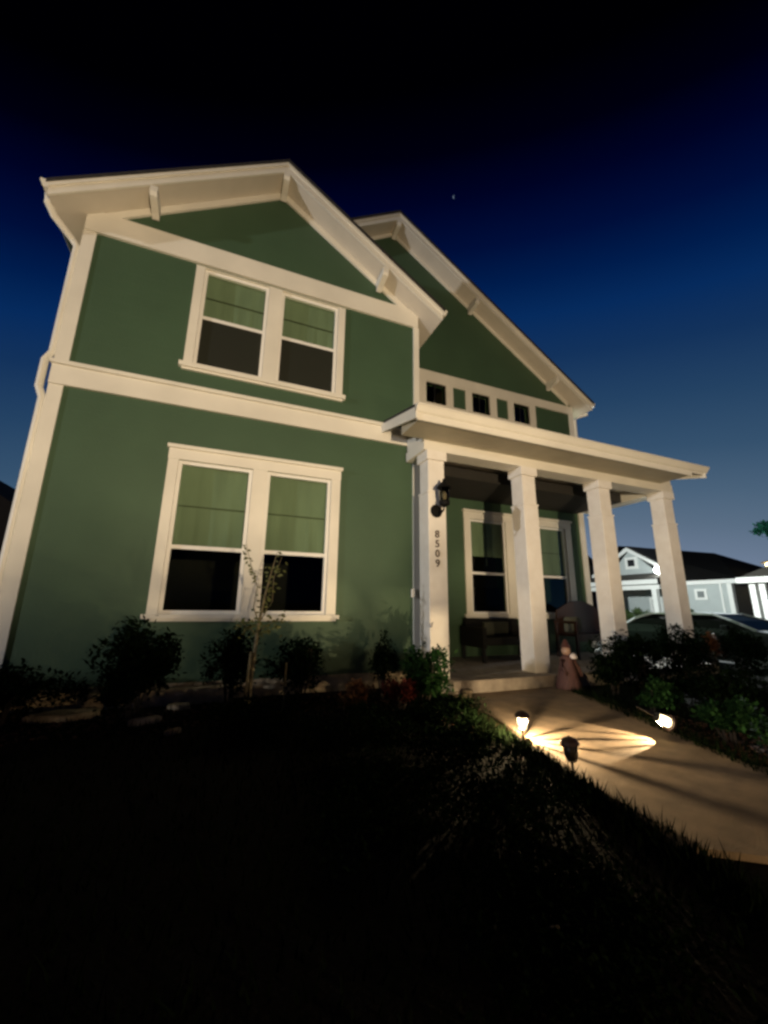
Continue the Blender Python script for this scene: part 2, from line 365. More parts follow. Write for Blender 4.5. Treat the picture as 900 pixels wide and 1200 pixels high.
# lower pair casing
def casing(units, x0, x1, z_head, z_h1, z_s, z_sill, y, label, ear=.0, sill_ear=.03, headx=.03):
    m = MB()
    t = e_
    m.box(x0+.025, units[0][0]-t, y-.032, y+.05, z_s-t, z_h1+t)
    m.box(units[-1][1]+t, x1-.025, y-.032, y+.05, z_s-t, z_h1+t)
    for i in range(len(units)-1): m.box(units[i][1]+t, units[i+1][0]-t, y-.032, y+.05, z_s-t, z_h1+t)
    m.box(x0+.02, x1-.02, y-.036, y+.05, z_h1+t+.001, z_head-.045)
    if headx: m.box(x0-headx+.03, x1+headx-.03, y-.07, y-.001, z_head-.044, z_head)
    m.box(x0-sill_ear+.01, x1+sill_ear-.01, y-.065, y+.05, z_sill+.03, z_s-t-.001)
    m.box(x0+.015, x1-.015, y-.034, y-.001, z_sill-.0, z_sill+.029)
    return part(m, 'window', TRIM, label)
p = casing(lw, 1.296, 3.589, H0, H1, S1, S0, 0, 'pair of tall ground-floor windows with black lower sashes')
for a, b in lw: sash_window(p, a, b, S1, M1, H1, 0)
p = casing(uw, 1.30, 3.56, 5.568, UH, US, US0, 0, 'pair of upstairs windows under the gable', headx=0)
for a, b in uw: sash_window(p, a, b, US, UM, UH, 0, lower='screen')
p = casing([wA], 6.547, 7.838, H0, H1, S1, .60, YM, 'porch window nearest the numbered column')
sash_window(p, *wA, S1, M1, H1, YM, shade_to=1.86, muntin=True)
p = casing([wB], 8.23, 9.49, H0, H1, S1, .60, YM, 'porch window nearest the brown bench')
sash_window(p, *wB, S1, M1, H1, YM, shade_to=1.56)
# transom row: white band with three small windows and two green panels
m = MB(); zt0 = 4.5
xs_ = [W+.08+.0] ; openings = [(a, b) for a, b in tr]; panels = [(6.40, 6.72), (7.56, 7.88)]
allo = sorted([(a-.0, b+.0) for a, b in openings + panels]); cur = 5.60
edges = [5.02+.0]
m.box(W+.12, allo[0][0], YM-.040, YM-.001, zt0, 5.573)
for i in range(len(allo)-1): m.box(allo[i][1], allo[i+1][0], YM-.040, YM-.001, zt0, 5.573)
m.box(allo[-1][1], 8.70, YM-.040, YM-.001, zt0, 5.573)
for a, b in allo: m.box(a, b, YM-.038, YM-.001, 5.521, 5.572); m.box(a, b, YM-.038, YM-.001, zt0, TB-.001)
m.box(W+.12, 8.74, YM-.075, YM-.041, 4.88, 4.93)
tw = part(m, 'transom_row', TRIM, 'row of three small black upstairs windows with green panels between')
for a, b in tr:
    f = MB(); f.box((a+b)/2-.012, (a+b)/2+.012, YM+.03, YM+.05, TB, TT)
    f.box(a-.02, a, YM+.02, YM+.06, TB-.02, TT+.02).box(b, b+.02, YM+.02, YM+.06, TB-.02, TT+.02).box(a, b, YM+.02, YM+.06, TT, TT+.02).box(a, b, YM+.02, YM+.06, TB-.02, TB)
    sub(f, 'window_frame', BLACKM, tw); sub(MB().box(a, b, YM+.052, YM+.057, TB, TT), 'glass', GLASS, tw)
for a, b in panels: sub(MB().box(a, b, YM-.012, YM-.0015, TB, 5.52), 'panel', GREEN, tw)
# front door (hidden behind the first column from the street)
d = part(MB().box(5.05, 5.85, YM+.03, YM+.08, -.05, 2.05), 'front_door', mat('dark_door', (.05, .02, .015), rough=.4))
sub(MB().tube([(5.78, YM-.02, .95), (5.78, YM+.03, .95)], .025, 10), 'door_knob', BLACKM, d)
trim('door_casing', MB().box(4.93, 5.049, YM-.032, YM-.001, -.05, 2.2).box(5.851, 5.96, YM-.032, YM-.001, -.05, 2.2).box(5.05, 5.85, YM-.032, YM-.001, 2.051, 2.2))

# porch -------------------------------------------------------------
YB, BZ = -.647, 3.04
EX0, EX1, EY = 4.22, 10.10, -1.22
FZ = -.09
part(MB().box(W+.002, 10.25, -.60, YM-.002, -.5, FZ).box(4.90, 10.25, -.85, -.601, -.5, FZ-.001), 'porch_floor', CONC2)
def roof_z(y): return 3.365 + .235*(y-EY)
m = MB()
m.prism([(EY-.02, roof_z(EY)+.03), (YM-.045, roof_z(YM)+.03), (YM-.045, roof_z(YM)-.03), (EY-.02, roof_z(EY)-.03)], 'x', W+.035, EX1)
m.prism([(EY-.02, roof_z(EY)+.03), (-.078, roof_z(-.078)+.03), (-.078, roof_z(-.078)-.03), (EY-.02, roof_z(EY)-.03)], 'x', EX0, W+.034)
part(m, 'porch_roof', SHING)
SZ = 3.19
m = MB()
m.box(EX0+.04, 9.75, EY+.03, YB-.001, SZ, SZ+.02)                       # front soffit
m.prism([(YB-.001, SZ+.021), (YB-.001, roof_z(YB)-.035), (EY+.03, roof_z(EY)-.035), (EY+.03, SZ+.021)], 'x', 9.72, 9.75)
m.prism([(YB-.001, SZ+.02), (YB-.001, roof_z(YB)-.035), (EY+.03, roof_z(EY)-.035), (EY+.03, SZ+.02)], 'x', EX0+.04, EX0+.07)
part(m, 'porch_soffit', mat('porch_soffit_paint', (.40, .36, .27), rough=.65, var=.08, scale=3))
part(MB().box(W+.002, 10.06, YB+.30, YM-.002, 3.26, 3.29), 'porch_ceiling', CEIL)
m = MB()   # closed gable end on the right
m.prism([(YM-.05, 3.262), (YM-.05, roof_z(YM)-.04), (YB+.003, roof_z(YB)-.036), (YB+.003, 3.262)], 'x', 10.03, 10.06)
m.box(9.752, 10.029, YB+.003, YB+.03, 3.272, roof_z(YB)-.034)
part(m, 'porch_gable_end', TRIM)
# beam: front, left return, right return
bmb = MB().box(4.62, 10.09, YB, YB+.29, BZ, SZ-.001).box(4.64, 10.07, YB+.003, YB+.287, SZ, 3.27)
bmb.box(4.62, 4.86, -.356, -.044, BZ, SZ-.001).box(4.64, 4.85, -.353, -.044, SZ, 3.44)
bmb.box(9.80, 10.09, YB+.291, YM-.045, BZ-.02, SZ-.001).box(9.82, 10.07, YB+.291, YM-.045, SZ, 3.258)
part(bmb, 'porch_beam', TRIM)
trim('porch_frieze', MB().box(W+.035, 9.79, YM-.03, YM-.001, 3.13, 3.258))
# fascia, gutter, rake on the left end
m = MB().box(EX0, 9.752, EY-.001, EY+.028, 3.17, 3.325).box(9.753, EX1, EY-.001, EY+.028, 3.235, 3.325)
m.prism([(EY-.02, roof_z(EY)-.032), (-.045, roof_z(-.045)-.032), (-.045, roof_z(-.045)-.17), (EY-.02, roof_z(EY)-.19)], 'x', EX0-.03, EX0-.002)
m.prism([(EY-.02, roof_z(EY)-.032), (YM-.05, roof_z(YM)-.032), (YM-.05, roof_z(YM)-.18), (EY-.02, roof_z(EY)-.19)], 'x', EX1+.002, EX1+.03)
trim('porch_fascia', m)
gp = [(EY-.002, 3.372), (EY-.078, 3.372), (EY-.082, 3.345), (EY-.068, 3.335), (EY-.03, 3.28), (EY-.002, 3.262)]
m = MB(); m.prism(gp, 'x', EX0-.03, EX1+.06); trim('porch_gutter', m)
# columns
COLX = [4.68, 6.38, 8.08, 9.78]
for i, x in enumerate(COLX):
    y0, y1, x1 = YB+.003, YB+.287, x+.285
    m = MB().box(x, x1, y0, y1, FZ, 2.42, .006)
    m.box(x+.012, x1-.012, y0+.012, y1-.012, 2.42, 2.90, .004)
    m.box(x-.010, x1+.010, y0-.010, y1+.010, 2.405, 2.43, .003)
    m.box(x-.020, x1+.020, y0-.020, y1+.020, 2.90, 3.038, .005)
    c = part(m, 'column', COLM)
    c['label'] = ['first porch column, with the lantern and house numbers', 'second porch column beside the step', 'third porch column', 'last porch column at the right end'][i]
# lantern on the first column
LX = 4.82
lan = MB().lathe([(.0, 0), (.085, 0), (.095, .012), (.07, .03), (.02, .035)], (LX-.02, YB+.0, 2.13), 20, Matrix.Rotation(R(90), 3, 'X') @ Matrix.Diagonal((1, 1, 1)))
lan.tube([(LX, YB-.02, 2.12), (LX, YB-.09, 2.09), (LX, YB-.17, 2.11), (LX, YB-.20, 2.17), (LX, YB-.20, 2.22)], .014, 8)
lc = (LX, YB-.20, 2.20)
lan.lathe([(.02, -.05), (.07, -.02), (.078, .02), (.06, .04)], lc, 20)
lan.lathe([(.108, .215), (.098, .24), (.06, .285), (.035, .30), (.024, .33), (.012, .355)], lc, 20)
for k in range(4):
    a = k*math.pi/2+.5; lan.tube([(lc[0]+.068*math.cos(a), lc[1]+.068*math.sin(a), lc[2]+.02), (lc[0]+.09*math.cos(a), lc[1]+.09*math.sin(a), lc[2]+.22)], .006, 6)
lp = part(lan, 'wall_lantern', mat('matt_black', (.006, .006, .006), rough=.6, spec=.1), 'black wall lantern with clear glass on the first column', smooth=False)
sub(MB().lathe([(.060, .03), (.082, .215), (.078, .215), (.056, .03)], lc, 20), 'lantern_glass', glassmat('lantern_glass', (.7, .68, .6), 3.0), lp, True)
sub(MB().lathe([(.008, .03), (.014, .05), (.036, .10), (.028, .15), (.003, .17)], lc, 14), 'bulb', mat('frosted_bulb', (.8, .78, .7), rough=.2), lp, True)
# numbers 8 5 0 9 stacked down the column
for k, ch in enumerate('8509'):
    cu = bpy.data.curves.new('number_digit', 'FONT'); cu.body = ch; cu.size = .145; cu.extrude = .006; cu.offset = .0005; cu.align_x = 'CENTER'
    to = bpy.data.objects.new('tmp', cu); col.objects.link(to)
    dg = bpy.context.evaluated_depsgraph_get(); me = bpy.data.meshes.new_from_object(to.evaluated_get(dg)); bpy.data.objects.remove(to)
    Rm = Matrix.Translation((LX-.012, YB-.006, 1.755-k*.135)) @ Matrix.Rotation(R(90), 4, 'X') @ Matrix.Diagonal((1, 1.0, 1, 1))
    me.transform(Rm); me.materials.clear(); me.materials.append(mat('bronze_digits', (.03, .010, .007), rough=.5, spec=.2))
    o = bpy.data.objects.new('number_digit', me); col.objects.link(o); o.parent = house; o.matrix_parent_inverse = Matrix.Translation(-house.location)
    o['label'] = 'brown house number digit ' + ch

# small utility box by the wing corner, seen as a pale glint
part(MB().box(4.70, 4.76, -.07, -.036, .95, 1.07, .004), 'doorbell_box', VINYL)

# ------------------------------------------------------------------ plants
def leaf_cluster(mb, c, rad, n, size, flat=1.0, seed=0, up=.3):
    rnd = random.Random(seed); bm = mb.bm; c = Vector(c)
    # a few sub-clumps make the outline uneven
    clumps = []
    for _ in range(max(5, n//120)):
        v = Vector((rnd.gauss(0, 1), rnd.gauss(0, 1), rnd.gauss(0, 1))).normalized()*rnd.uniform(.25, .85)
        clumps.append((Vector((v.x*rad[0], v.y*rad[1], v.z*rad[2])), rnd.uniform(.22, .45)))
    for i in range(n):
        cl, cr_ = clumps[rnd.randrange(len(clumps))]
        v = Vector((rnd.gauss(0, 1), rnd.gauss(0, 1), rnd.gauss(0, 1))).normalized()*(rnd.random()**.4)*cr_
        p = c + cl + Vector((v.x*rad[0], v.y*rad[1], v.z*rad[2]))
        if rnd.random() < .05: p = c + (p-c)*rnd.uniform(1.05, 1.3)
        d = Vector((rnd.gauss(0, 1), rnd.gauss(0, 1), rnd.gauss(up, .6))).normalized()
        s_ = d.cross(Vector((rnd.random()-.5, rnd.random()-.5, 1))).normalized()
        L = size*rnd.uniform(.6, 1.3); Wd = L*.28
        q = [p, p+d*L*.5+s_*Wd, p+d*L, p+d*L*.5-s_*Wd]
        bm.faces.new([bm.verts.new(k) for k in q])
def bush(name, loc, rad, n, size, m, label, cat, group=None, seed=1, stems=6, stemmat=None):
    n = int(n*2.2); rad = (rad[0]*1.08, rad[1]*1.08, rad[2]*1.05)
    e = empty(name, loc); tag(e, label, cat, group); rnd = random.Random(seed+99)
    base = Vector(loc)
    mb = MB(); leaf_cluster(mb, base+Vector((0, 0, rad[2]*1.02)), rad, n, size, seed=seed)
    mb.build('foliage', m, e, clean=False)
    st = MB()
    for k in range(stems):
        a = rnd.random()*6.28; q = base+Vector((math.cos(a)*rad[0]*.6*rnd.random(), math.sin(a)*rad[1]*.6*rnd.random(), rad[2]*rnd.uniform(1.1, 1.6)))
        st.tube([base+Vector((math.cos(a)*.03, math.sin(a)*.03, -.03)), (base+q)/2+Vector((rnd.gauss(0, .03), rnd.gauss(0, .03), 0)), q], [.012, .009, .004], 5)
    st.build('stems', stemmat or BARKD, e)
    return e
gz = GZ
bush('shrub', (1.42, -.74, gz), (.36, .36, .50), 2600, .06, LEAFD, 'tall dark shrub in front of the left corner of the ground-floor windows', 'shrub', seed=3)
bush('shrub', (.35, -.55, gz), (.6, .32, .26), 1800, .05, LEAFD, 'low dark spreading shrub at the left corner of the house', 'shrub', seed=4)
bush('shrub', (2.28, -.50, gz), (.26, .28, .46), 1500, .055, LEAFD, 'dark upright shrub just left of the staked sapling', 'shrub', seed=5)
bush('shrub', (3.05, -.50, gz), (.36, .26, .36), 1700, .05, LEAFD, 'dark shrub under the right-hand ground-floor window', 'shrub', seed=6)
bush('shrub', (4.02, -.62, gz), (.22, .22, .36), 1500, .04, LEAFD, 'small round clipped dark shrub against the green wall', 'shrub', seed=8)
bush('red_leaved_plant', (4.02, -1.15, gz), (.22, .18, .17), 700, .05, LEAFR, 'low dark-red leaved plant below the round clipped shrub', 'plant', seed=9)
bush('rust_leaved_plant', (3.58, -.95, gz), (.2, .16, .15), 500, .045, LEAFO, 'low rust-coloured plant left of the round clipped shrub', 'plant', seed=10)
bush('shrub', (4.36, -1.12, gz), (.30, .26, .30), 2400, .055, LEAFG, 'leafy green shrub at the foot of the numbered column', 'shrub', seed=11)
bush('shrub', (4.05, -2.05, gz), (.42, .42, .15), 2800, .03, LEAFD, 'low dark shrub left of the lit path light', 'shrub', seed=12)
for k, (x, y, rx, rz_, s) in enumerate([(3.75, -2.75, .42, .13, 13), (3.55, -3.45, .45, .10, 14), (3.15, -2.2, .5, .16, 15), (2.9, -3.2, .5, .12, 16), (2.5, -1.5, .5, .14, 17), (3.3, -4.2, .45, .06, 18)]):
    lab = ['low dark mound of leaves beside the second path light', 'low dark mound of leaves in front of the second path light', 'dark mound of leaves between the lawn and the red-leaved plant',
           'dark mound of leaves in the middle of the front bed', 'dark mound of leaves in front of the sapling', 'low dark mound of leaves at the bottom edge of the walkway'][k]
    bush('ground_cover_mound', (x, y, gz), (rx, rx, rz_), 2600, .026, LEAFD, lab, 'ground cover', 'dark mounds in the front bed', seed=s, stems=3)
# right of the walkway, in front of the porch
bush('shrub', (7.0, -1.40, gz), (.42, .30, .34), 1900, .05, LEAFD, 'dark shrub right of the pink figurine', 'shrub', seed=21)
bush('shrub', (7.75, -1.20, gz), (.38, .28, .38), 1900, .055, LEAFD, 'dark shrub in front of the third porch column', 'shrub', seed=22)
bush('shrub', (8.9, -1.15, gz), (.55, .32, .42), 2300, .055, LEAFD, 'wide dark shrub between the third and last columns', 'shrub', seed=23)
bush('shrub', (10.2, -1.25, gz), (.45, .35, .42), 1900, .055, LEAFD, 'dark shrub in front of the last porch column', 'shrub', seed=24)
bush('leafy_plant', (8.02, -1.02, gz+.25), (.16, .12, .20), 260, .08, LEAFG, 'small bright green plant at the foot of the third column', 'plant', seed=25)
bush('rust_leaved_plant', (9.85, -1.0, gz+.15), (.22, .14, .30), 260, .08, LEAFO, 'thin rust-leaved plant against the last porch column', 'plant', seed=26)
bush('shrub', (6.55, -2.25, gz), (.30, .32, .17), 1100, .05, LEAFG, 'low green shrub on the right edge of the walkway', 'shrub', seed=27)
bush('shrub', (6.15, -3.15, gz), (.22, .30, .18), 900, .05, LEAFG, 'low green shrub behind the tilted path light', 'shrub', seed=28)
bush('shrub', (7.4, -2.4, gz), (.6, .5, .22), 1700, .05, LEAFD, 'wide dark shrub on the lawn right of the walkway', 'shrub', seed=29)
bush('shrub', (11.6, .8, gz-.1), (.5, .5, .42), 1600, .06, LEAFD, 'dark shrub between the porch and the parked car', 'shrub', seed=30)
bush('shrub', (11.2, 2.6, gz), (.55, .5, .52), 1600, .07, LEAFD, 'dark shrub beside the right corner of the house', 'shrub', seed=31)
# grass
gm = MB(); rnd = random.Random(5)
def blade(bm, x, y, z, h, wd=.006):
    a = rnd.random()*6.28; dx, dy = math.cos(a)*wd, math.sin(a)*wd; lx, ly = rnd.gauss(0, h*.3), rnd.gauss(0, h*.3)
    bm.faces.new([bm.verts.new(q) for q in ((x-dx, y-dy, z), (x+dx, y+dy, z), (x+lx, y+ly, z+h))])
for i in range(26000):
    x = rnd.uniform(-1.5, 12); y = rnd.uniform(-5.2, -.3)
    if y > -.9 and 4.8 < x < 10.3: continue
    le = 4.82+(y+.85)*.19 if y < -.85 else 4.8; ri = 6.6+(y+.85)*.36
    if le-.03 < x < ri+.05: continue
    if (x-2.05)**2+(y+5.4)**2 < .6: continue
    blade(gm.bm, x, y, ground_z(x, y)-.005, rnd.uniform(.03, .09))
for i in range(5000):      # denser fringe along the walkway
    y = rnd.uniform(-5.2, -1.0)
    x = (4.80+(y+.85)*.19-abs(rnd.gauss(0, .14))) if rnd.random() < .6 else (6.58+(y+.85)*.38+abs(rnd.gauss(0, .12)))
    blade(gm.bm, x, y, GZ-.005, rnd.uniform(.04, .12), .007)
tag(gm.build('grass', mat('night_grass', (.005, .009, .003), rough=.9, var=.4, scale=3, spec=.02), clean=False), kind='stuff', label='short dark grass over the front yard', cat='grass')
# bark mulch chips in the beds
cm = MB(); rnd = random.Random(6)
def chip(mb, x, y, z):
    s = rnd.uniform(.015, .04); mb.obox((x, y, z+.006), (s, s*.45, .008), Matrix.Rotation(rnd.random()*6.28, 3, 'Z') @ Matrix.Rotation(rnd.gauss(0, .3), 3, 'X'))
for i in range(900): chip(cm, rnd.uniform(5.75, 6.6), rnd.uniform(-3.5, -2.0), GZ) if True else None
for i in range(800): chip(cm, rnd.uniform(4.2, 4.85), rnd.uniform(-2.2, -1.0), GZ)
for i in range(900): chip(cm, rnd.uniform(.2, 4.6), rnd.uniform(-1.2, -.1), GZ)
tag(cm.build('mulch', mat('red_brown_mulch', (.085, .035, .018), rough=.9, var=.5, scale=30)), kind='stuff', label='reddish brown bark chips in the planting beds', cat='mulch')

# sapling with stake ------------------------------------------------
sp = empty('young_tree', (2.45, -1.0, gz)); tag(sp, 'thin young tree with sparse leaves growing in front of the ground-floor windows', 'tree')
tk = MB().tube([(2.44, -1.0, gz), (2.455, -1.0, .1), (2.48, -1.0, .6), (2.52, -1.01, .9), (2.57, -1.0, 1.15), (2.62, -.98, 1.38)], [.022, .019, .016, .011, .007, .003], 8)
tk.build('trunk', BARK, sp, True)
br = MB().tube([(2.49, -1.0, .62), (2.42, -1.0, .78), (2.44, -.98, 1.0), (2.36, -.97, 1.22), (2.29, -.95, 1.45)], [.008, .006, .005, .004, .002], 6)
br.tube([(2.50, -1, .66), (2.60, -1.02, .85), (2.60, -1.0, 1.1), (2.68, -1.0, 1.36)], [.008, .006, .004, .002], 6)
br.tube([(2.48, -1, .55), (2.62, -1.0, .64), (2.74, -1.0, .66)], [.006, .004, .002], 6)
br.tube([(2.48, -1, .50), (2.40, -1.0, .58), (2.33, -1.0, .62)], [.006, .004, .002], 6)
br.build('branches', BARK, sp, True)
lf = MB(); rl = random.Random(3)
def leaves_along(pts, n, size, spread):
    for i in range(n):
        t = rl.random()*(len(pts)-1); k = int(t); q = Vector(pts[k]).lerp(Vector(pts[k+1]), t-k) + Vector((rl.gauss(0, spread), rl.gauss(0, spread), rl.gauss(0, spread)))
        dd = Vector((rl.choice((-1, 1))*rl.uniform(.5, 1), rl.gauss(0, .4), rl.gauss(-.1, .4))).normalized(); ss = dd.cross(Vector((rl.random(), 1, rl.random()))).normalized()
        L = size*rl.uniform(.7, 1.3)
        lf.bm.faces.new([lf.bm.verts.new(v) for v in (q, q+dd*L*.5+ss*L*.25, q+dd*L, q+dd*L*.5-ss*L*.25)])
leaves_along([(2.29, -.95, 1.45), (2.36, -.97, 1.22), (2.44, -.98, 1.0)], 24, .05, .012)
leaves_along([(2.68, -1, 1.36), (2.60, -1, 1.1), (2.55, -1, .9)], 26, .05, .03)
leaves_along([(2.50, -1, .75), (2.57, -1, 1.2)], 34, .045, .035)
leaves_along([(2.33, -1, .62), (2.48, -1, .56), (2.74, -1, .64)], 90, .05, .045)
lf.build('foliage', LEAFY, sp, clean=False)
tag(MB().tube([(2.40, -1.02, gz), (2.43, -1.02, .35)], .014, 6).build('stake', BARK), 'short wooden stake tied beside the young tree', 'stake', 'stakes beside the young tree')
tag(MB().tube([(2.80, -.9, gz), (2.81, -.9, .22)], .011, 6).build('stake', BARK), 'thin pale stake standing right of the young tree', 'stake', 'stakes beside the young tree')

# stones in the bed -------------------------------------------------
def stone(x, y, rx, ry, h, rot, label, group='tan stones in the front bed', seed=0):
    rs = random.Random(seed); mb = MB(); n = 9; pts = []
    for k in range(n):
        a = k*2*math.pi/n; q = rs.uniform(.8, 1.12); pts.append((math.cos(a)*rx*q, math.sin(a)*ry*q))
    cr_, sr = math.cos(rot), math.sin(rot)
    low = [(x+a*cr_-b*sr, y+a*sr+b*cr_) for a, b in pts]; hi = [(x+(a*cr_-b*sr)*.86, y+(a*sr+b*cr_)*.86) for a, b in pts]
    A = [mb.bm.verts.new((*q, gz-.02)) for q in low]; B = [mb.bm.verts.new((q[0], q[1], gz+h*.7)) for q in low]; T = [mb.bm.verts.new((q[0], q[1], gz+h+rs.uniform(-.006, .006))) for q in hi]
    for P1, P2 in ((A, B), (B, T)):
        for k in range(n): mb.bm.faces.new((P1[k], P1[(k+1) % n], P2[(k+1) % n], P2[k]))
    mb.bm.faces.new(T)
    tag(mb.build('flat_stone', STONE), label, 'stone', group)
stone(.82, -.42, .36, .15, .055, -.1, 'largest flat tan stone at the left end of the bed', seed=1)
stone(1.55, -.86, .13, .07, .05, .3, 'small flat tan stone right of the tall dark shrub', seed=2)
stone(1.80, -.38, .13, .06, .05, -.2, 'small flat tan stone nearest the wall below the windows', seed=3)
stone(1.82, -1.28, .08, .03, .04, .4, 'small tan stone lying nearest the camera', seed=4)
# stone kerb along the wall
tag(MB().box(.9, 2.3, -.20, -.06, gz-.02, -.10, .02).build('stone_edging', STONE), 'pale stone edging along the foot of the green wall', 'edging')
# edge stones on the step corner
stone(5.0, -.98, .09, .07, .10, .3, 'small pale stone beside the left end of the porch step', seed=6)

# ------------------------------------------------------------------ path lights
def path_light(loc, tilt, label, power, glow, k_=.72, aim=None):
    e = empty('path_light', loc); tag(e, label, 'path light', 'stake path lights along the walkway')
    Rt = tilt; o = Vector(loc)
    def P(v): return o + Rt @ Vector(v)
    def S(pr): return [(a_*k_, b_*k_) for a_, b_ in pr]
    b = MB().lathe(S([(.006, -.30), (.012, -.10), (.010, -.085), (.042, -.08), (.046, -.068), (.030, -.062)]), o, 16, Rt)
    b.build('stake', BLACKM, e)
    MB().lathe(S([(.070, .056), (.085, .060), (.086, .068), (.074, .090), (.045, .112), (.014, .122), (.004, .130)]), o, 24, Rt).build('cap', mat('bronze_cap', (.04, .020, .014), rough=.5, metal=.2), e)
    rb = MB()
    for k in range(12):
        a = k*math.pi/6+.2
        rb.tube([P((.044*k_*math.cos(a), .044*k_*math.sin(a), -.065*k_)), P((.058*k_*math.cos(a), .058*k_*math.sin(a), .0)), P((.055*k_*math.cos(a), .055*k_*math.sin(a), .058*k_))], .0030, 5)
    rb.build('cage', BLACKM, e)
    ln = MB().lathe(S([(.036, -.062), (.046, 0), (.048, .055)]), o, 20, Rt)
    ln.build('lens', glassmat('path_lens_%d' % int(glow*10), (.95, .93, .88), .6, ((1, .80, .45), glow)) if glow > .5 else mat('smoked_lens', (.03, .022, .012), rough=.4), e, True)
    if power:
        ld = bpy.data.lights.new('bulb_light', 'SPOT' if aim else 'POINT'); ld.energy = power; ld.color = (1, .76, .46); ld.shadow_soft_size = .003
        q_ = Vector(P((0, 0, .02)))
        lo = bpy.data.objects.new('bulb_light', ld); lo.location = q_-o; lo.parent = e; col.objects.link(lo)
        if aim: ld.spot_size = R(84); ld.spot_blend = .12; lo.rotation_euler = (Vector(aim)-q_).to_track_quat('-Z', 'Y').to_euler()
path_light((4.50, -2.53, -.105), Matrix.Rotation(R(3), 3, 'X'), 'lit path light with dark cap on the left edge of the walkway, nearest the porch', 125, 2.2)
path_light((4.30, -3.22, -.095), Matrix.Rotation(R(-4), 3, 'Y'), 'unlit path light with dark cap in the foreground at the left edge of the walkway', 0, .12)
path_light((5.62, -2.95, -.085), Matrix.Rotation(R(-62), 3, 'Y') @ Matrix.Rotation(R(-20), 3, 'X') @ Matrix.Rotation(R(180), 3, 'X'), 'tilted glowing path light on the right edge of the walkway', 95, 3.5, k_=.80, aim=(4.85, -2.52, -.26))

# ------------------------------------------------------------------ porch furniture
# black loveseat under the first porch window
ls = empty('porch_loveseat', (6.95, .9, FZ)); tag(ls, 'black wicker loveseat under the first porch window', 'loveseat')
WICK = mat('black_wicker', (.010, .010, .009), rough=.6, var=.4, scale=60, bump=.5, bscale=90, spec=.1)
def bxp(name, args, m, par, bev=.01): return MB().box(*args, bev).build(name, m, par)
bxp('seat', (6.40, 7.60, .50, 1.10, .18, .30), WICK, ls); bxp('backrest', (6.40, 7.60, 1.10, 1.20, .18, .62), WICK, ls)
bxp('arm', (6.32, 6.40, .48, 1.18, .14, .48), WICK, ls); bxp('arm', (7.60, 7.68, .48, 1.18, .14, .48), WICK, ls)
bxp('cushion', (6.72, 7.28, .98, 1.09, .31, .56), mat('olive_cushion', (.03, .032, .018), rough=.8), ls, .03)
for x in (6.36, 7.64):
    for y in (.53, 1.14): bxp('leg', (x-.025, x+.025, y-.025, y+.025, FZ, .139 if True else 0), BLACKM, ls, 0)
# brown bench with curved back
bn = empty('wooden_bench', (9.0, .55, FZ)); tag(bn, 'reddish brown wooden bench with a curved back on the porch', 'bench')
pts = [(8.35, .35)] + [(8.35+1.2*t/10, .78+.20*math.sin(math.pi*t/10)) for t in range(11)] + [(9.55, .35)]
m = MB(); m.prism(pts, 'y', .82, .86); m.build('backrest', WOODB, bn)
bxp('seat', (8.35, 9.55, .34, .815, .31, .35), WOODB, bn, .006)
bxp('arm', (8.28, 8.345, .32, .86, .55, .59), WOODB, bn, .006); bxp('arm', (9.555, 9.62, .32, .86, .55, .59), WOODB, bn, .006)
for x in (8.315, 9.585):
    bxp('leg', (x-.025, x+.025, .33, .38, FZ, .549), WOODB, bn, .003); bxp('leg', (x-.025, x+.025, .80, .85, FZ, .549), WOODB, bn, .003)
bxp('apron', (8.35, 9.55, .35, .37, .22, .309), WOODB, bn, .003)
pl = MB().box(8.45, 8.85, .68, .80, .36, .66, .05); tag(pl.build('cushion', mat('grey_green_cushion', (.09, .09, .06), rough=.9)), 'square grey-green cushion propped on the brown bench', 'cushion')

# pink figurine beside the step -------------------------------------
fg = empty('garden_figurine', (6.62, -1.0, GZ)); tag(fg, 'small pink-robed garden figurine standing at the right end of the porch step', 'figurine')
fx, fy = 6.62, -1.0
PINK = mat('faded_pink_glaze', (.085, .036, .030), rough=.7, var=.35, scale=14, stretch=(3, 3, .7), bump=.3)
b = MB().lathe([(.16, .02), (.17, .05), (.15, .14), (.12, .26), (.095, .36), (.085, .42), (.05, .46), (.035, .47)], (fx, fy, GZ), 22)
for v in b.bm.verts:
    a = math.atan2(v.co.y-fy, v.co.x-fx); h_ = max(0, .4-(v.co.z-GZ)); k = 1+.10*math.sin(a*7)*h_*2; v.co.x = fx+(v.co.x-fx)*k; v.co.y = fy+(v.co.y-fy)*k
b.build('robe', PINK, fg, True)
MB().lathe([(.025, .455), (.05, .475), (.062, .51), (.058, .545), (.03, .575)], (fx, fy, GZ), 18).build('head', mat('ceramic_skin', (.32, .2, .14), rough=.4), fg, True)
MB().lathe([(.075, .565), (.06, .575), (.045, .61), (.02, .66), (.004, .675)], (fx, fy, GZ), 18).build('hat', mat('brown_hat', (.06, .02, .015), rough=.5), fg, True)
MB().lathe([(.05, .0), (.055, .02), (.04, .05), (.015, .07)], (fx+.05, fy-.07, GZ+.42), 14).build('beard', mat('white_glaze', (.6, .52, .48), rough=.4), fg, True)
MB().box(fx-.15, fx+.15, fy-.13, fy+.13, GZ-.02, GZ+.03, .01).build('base', mat('dark_red_base', (.05, .012, .01), rough=.6), fg)
a_ = MB(); a_.tube([(fx+.09, fy-.02, GZ+.40), (fx+.15, fy-.05, GZ+.28), (fx+.16, fy-.09, GZ+.19)], [.035, .03, .022], 8); a_.build('sleeve', PINK, fg, True); a_ = MB(); a_.tube([(fx-.09, fy-.02, GZ+.40), (fx-.14, fy-.05, GZ+.29), (fx-.12, fy-.10, GZ+.22)], [.035, .03, .022], 8)
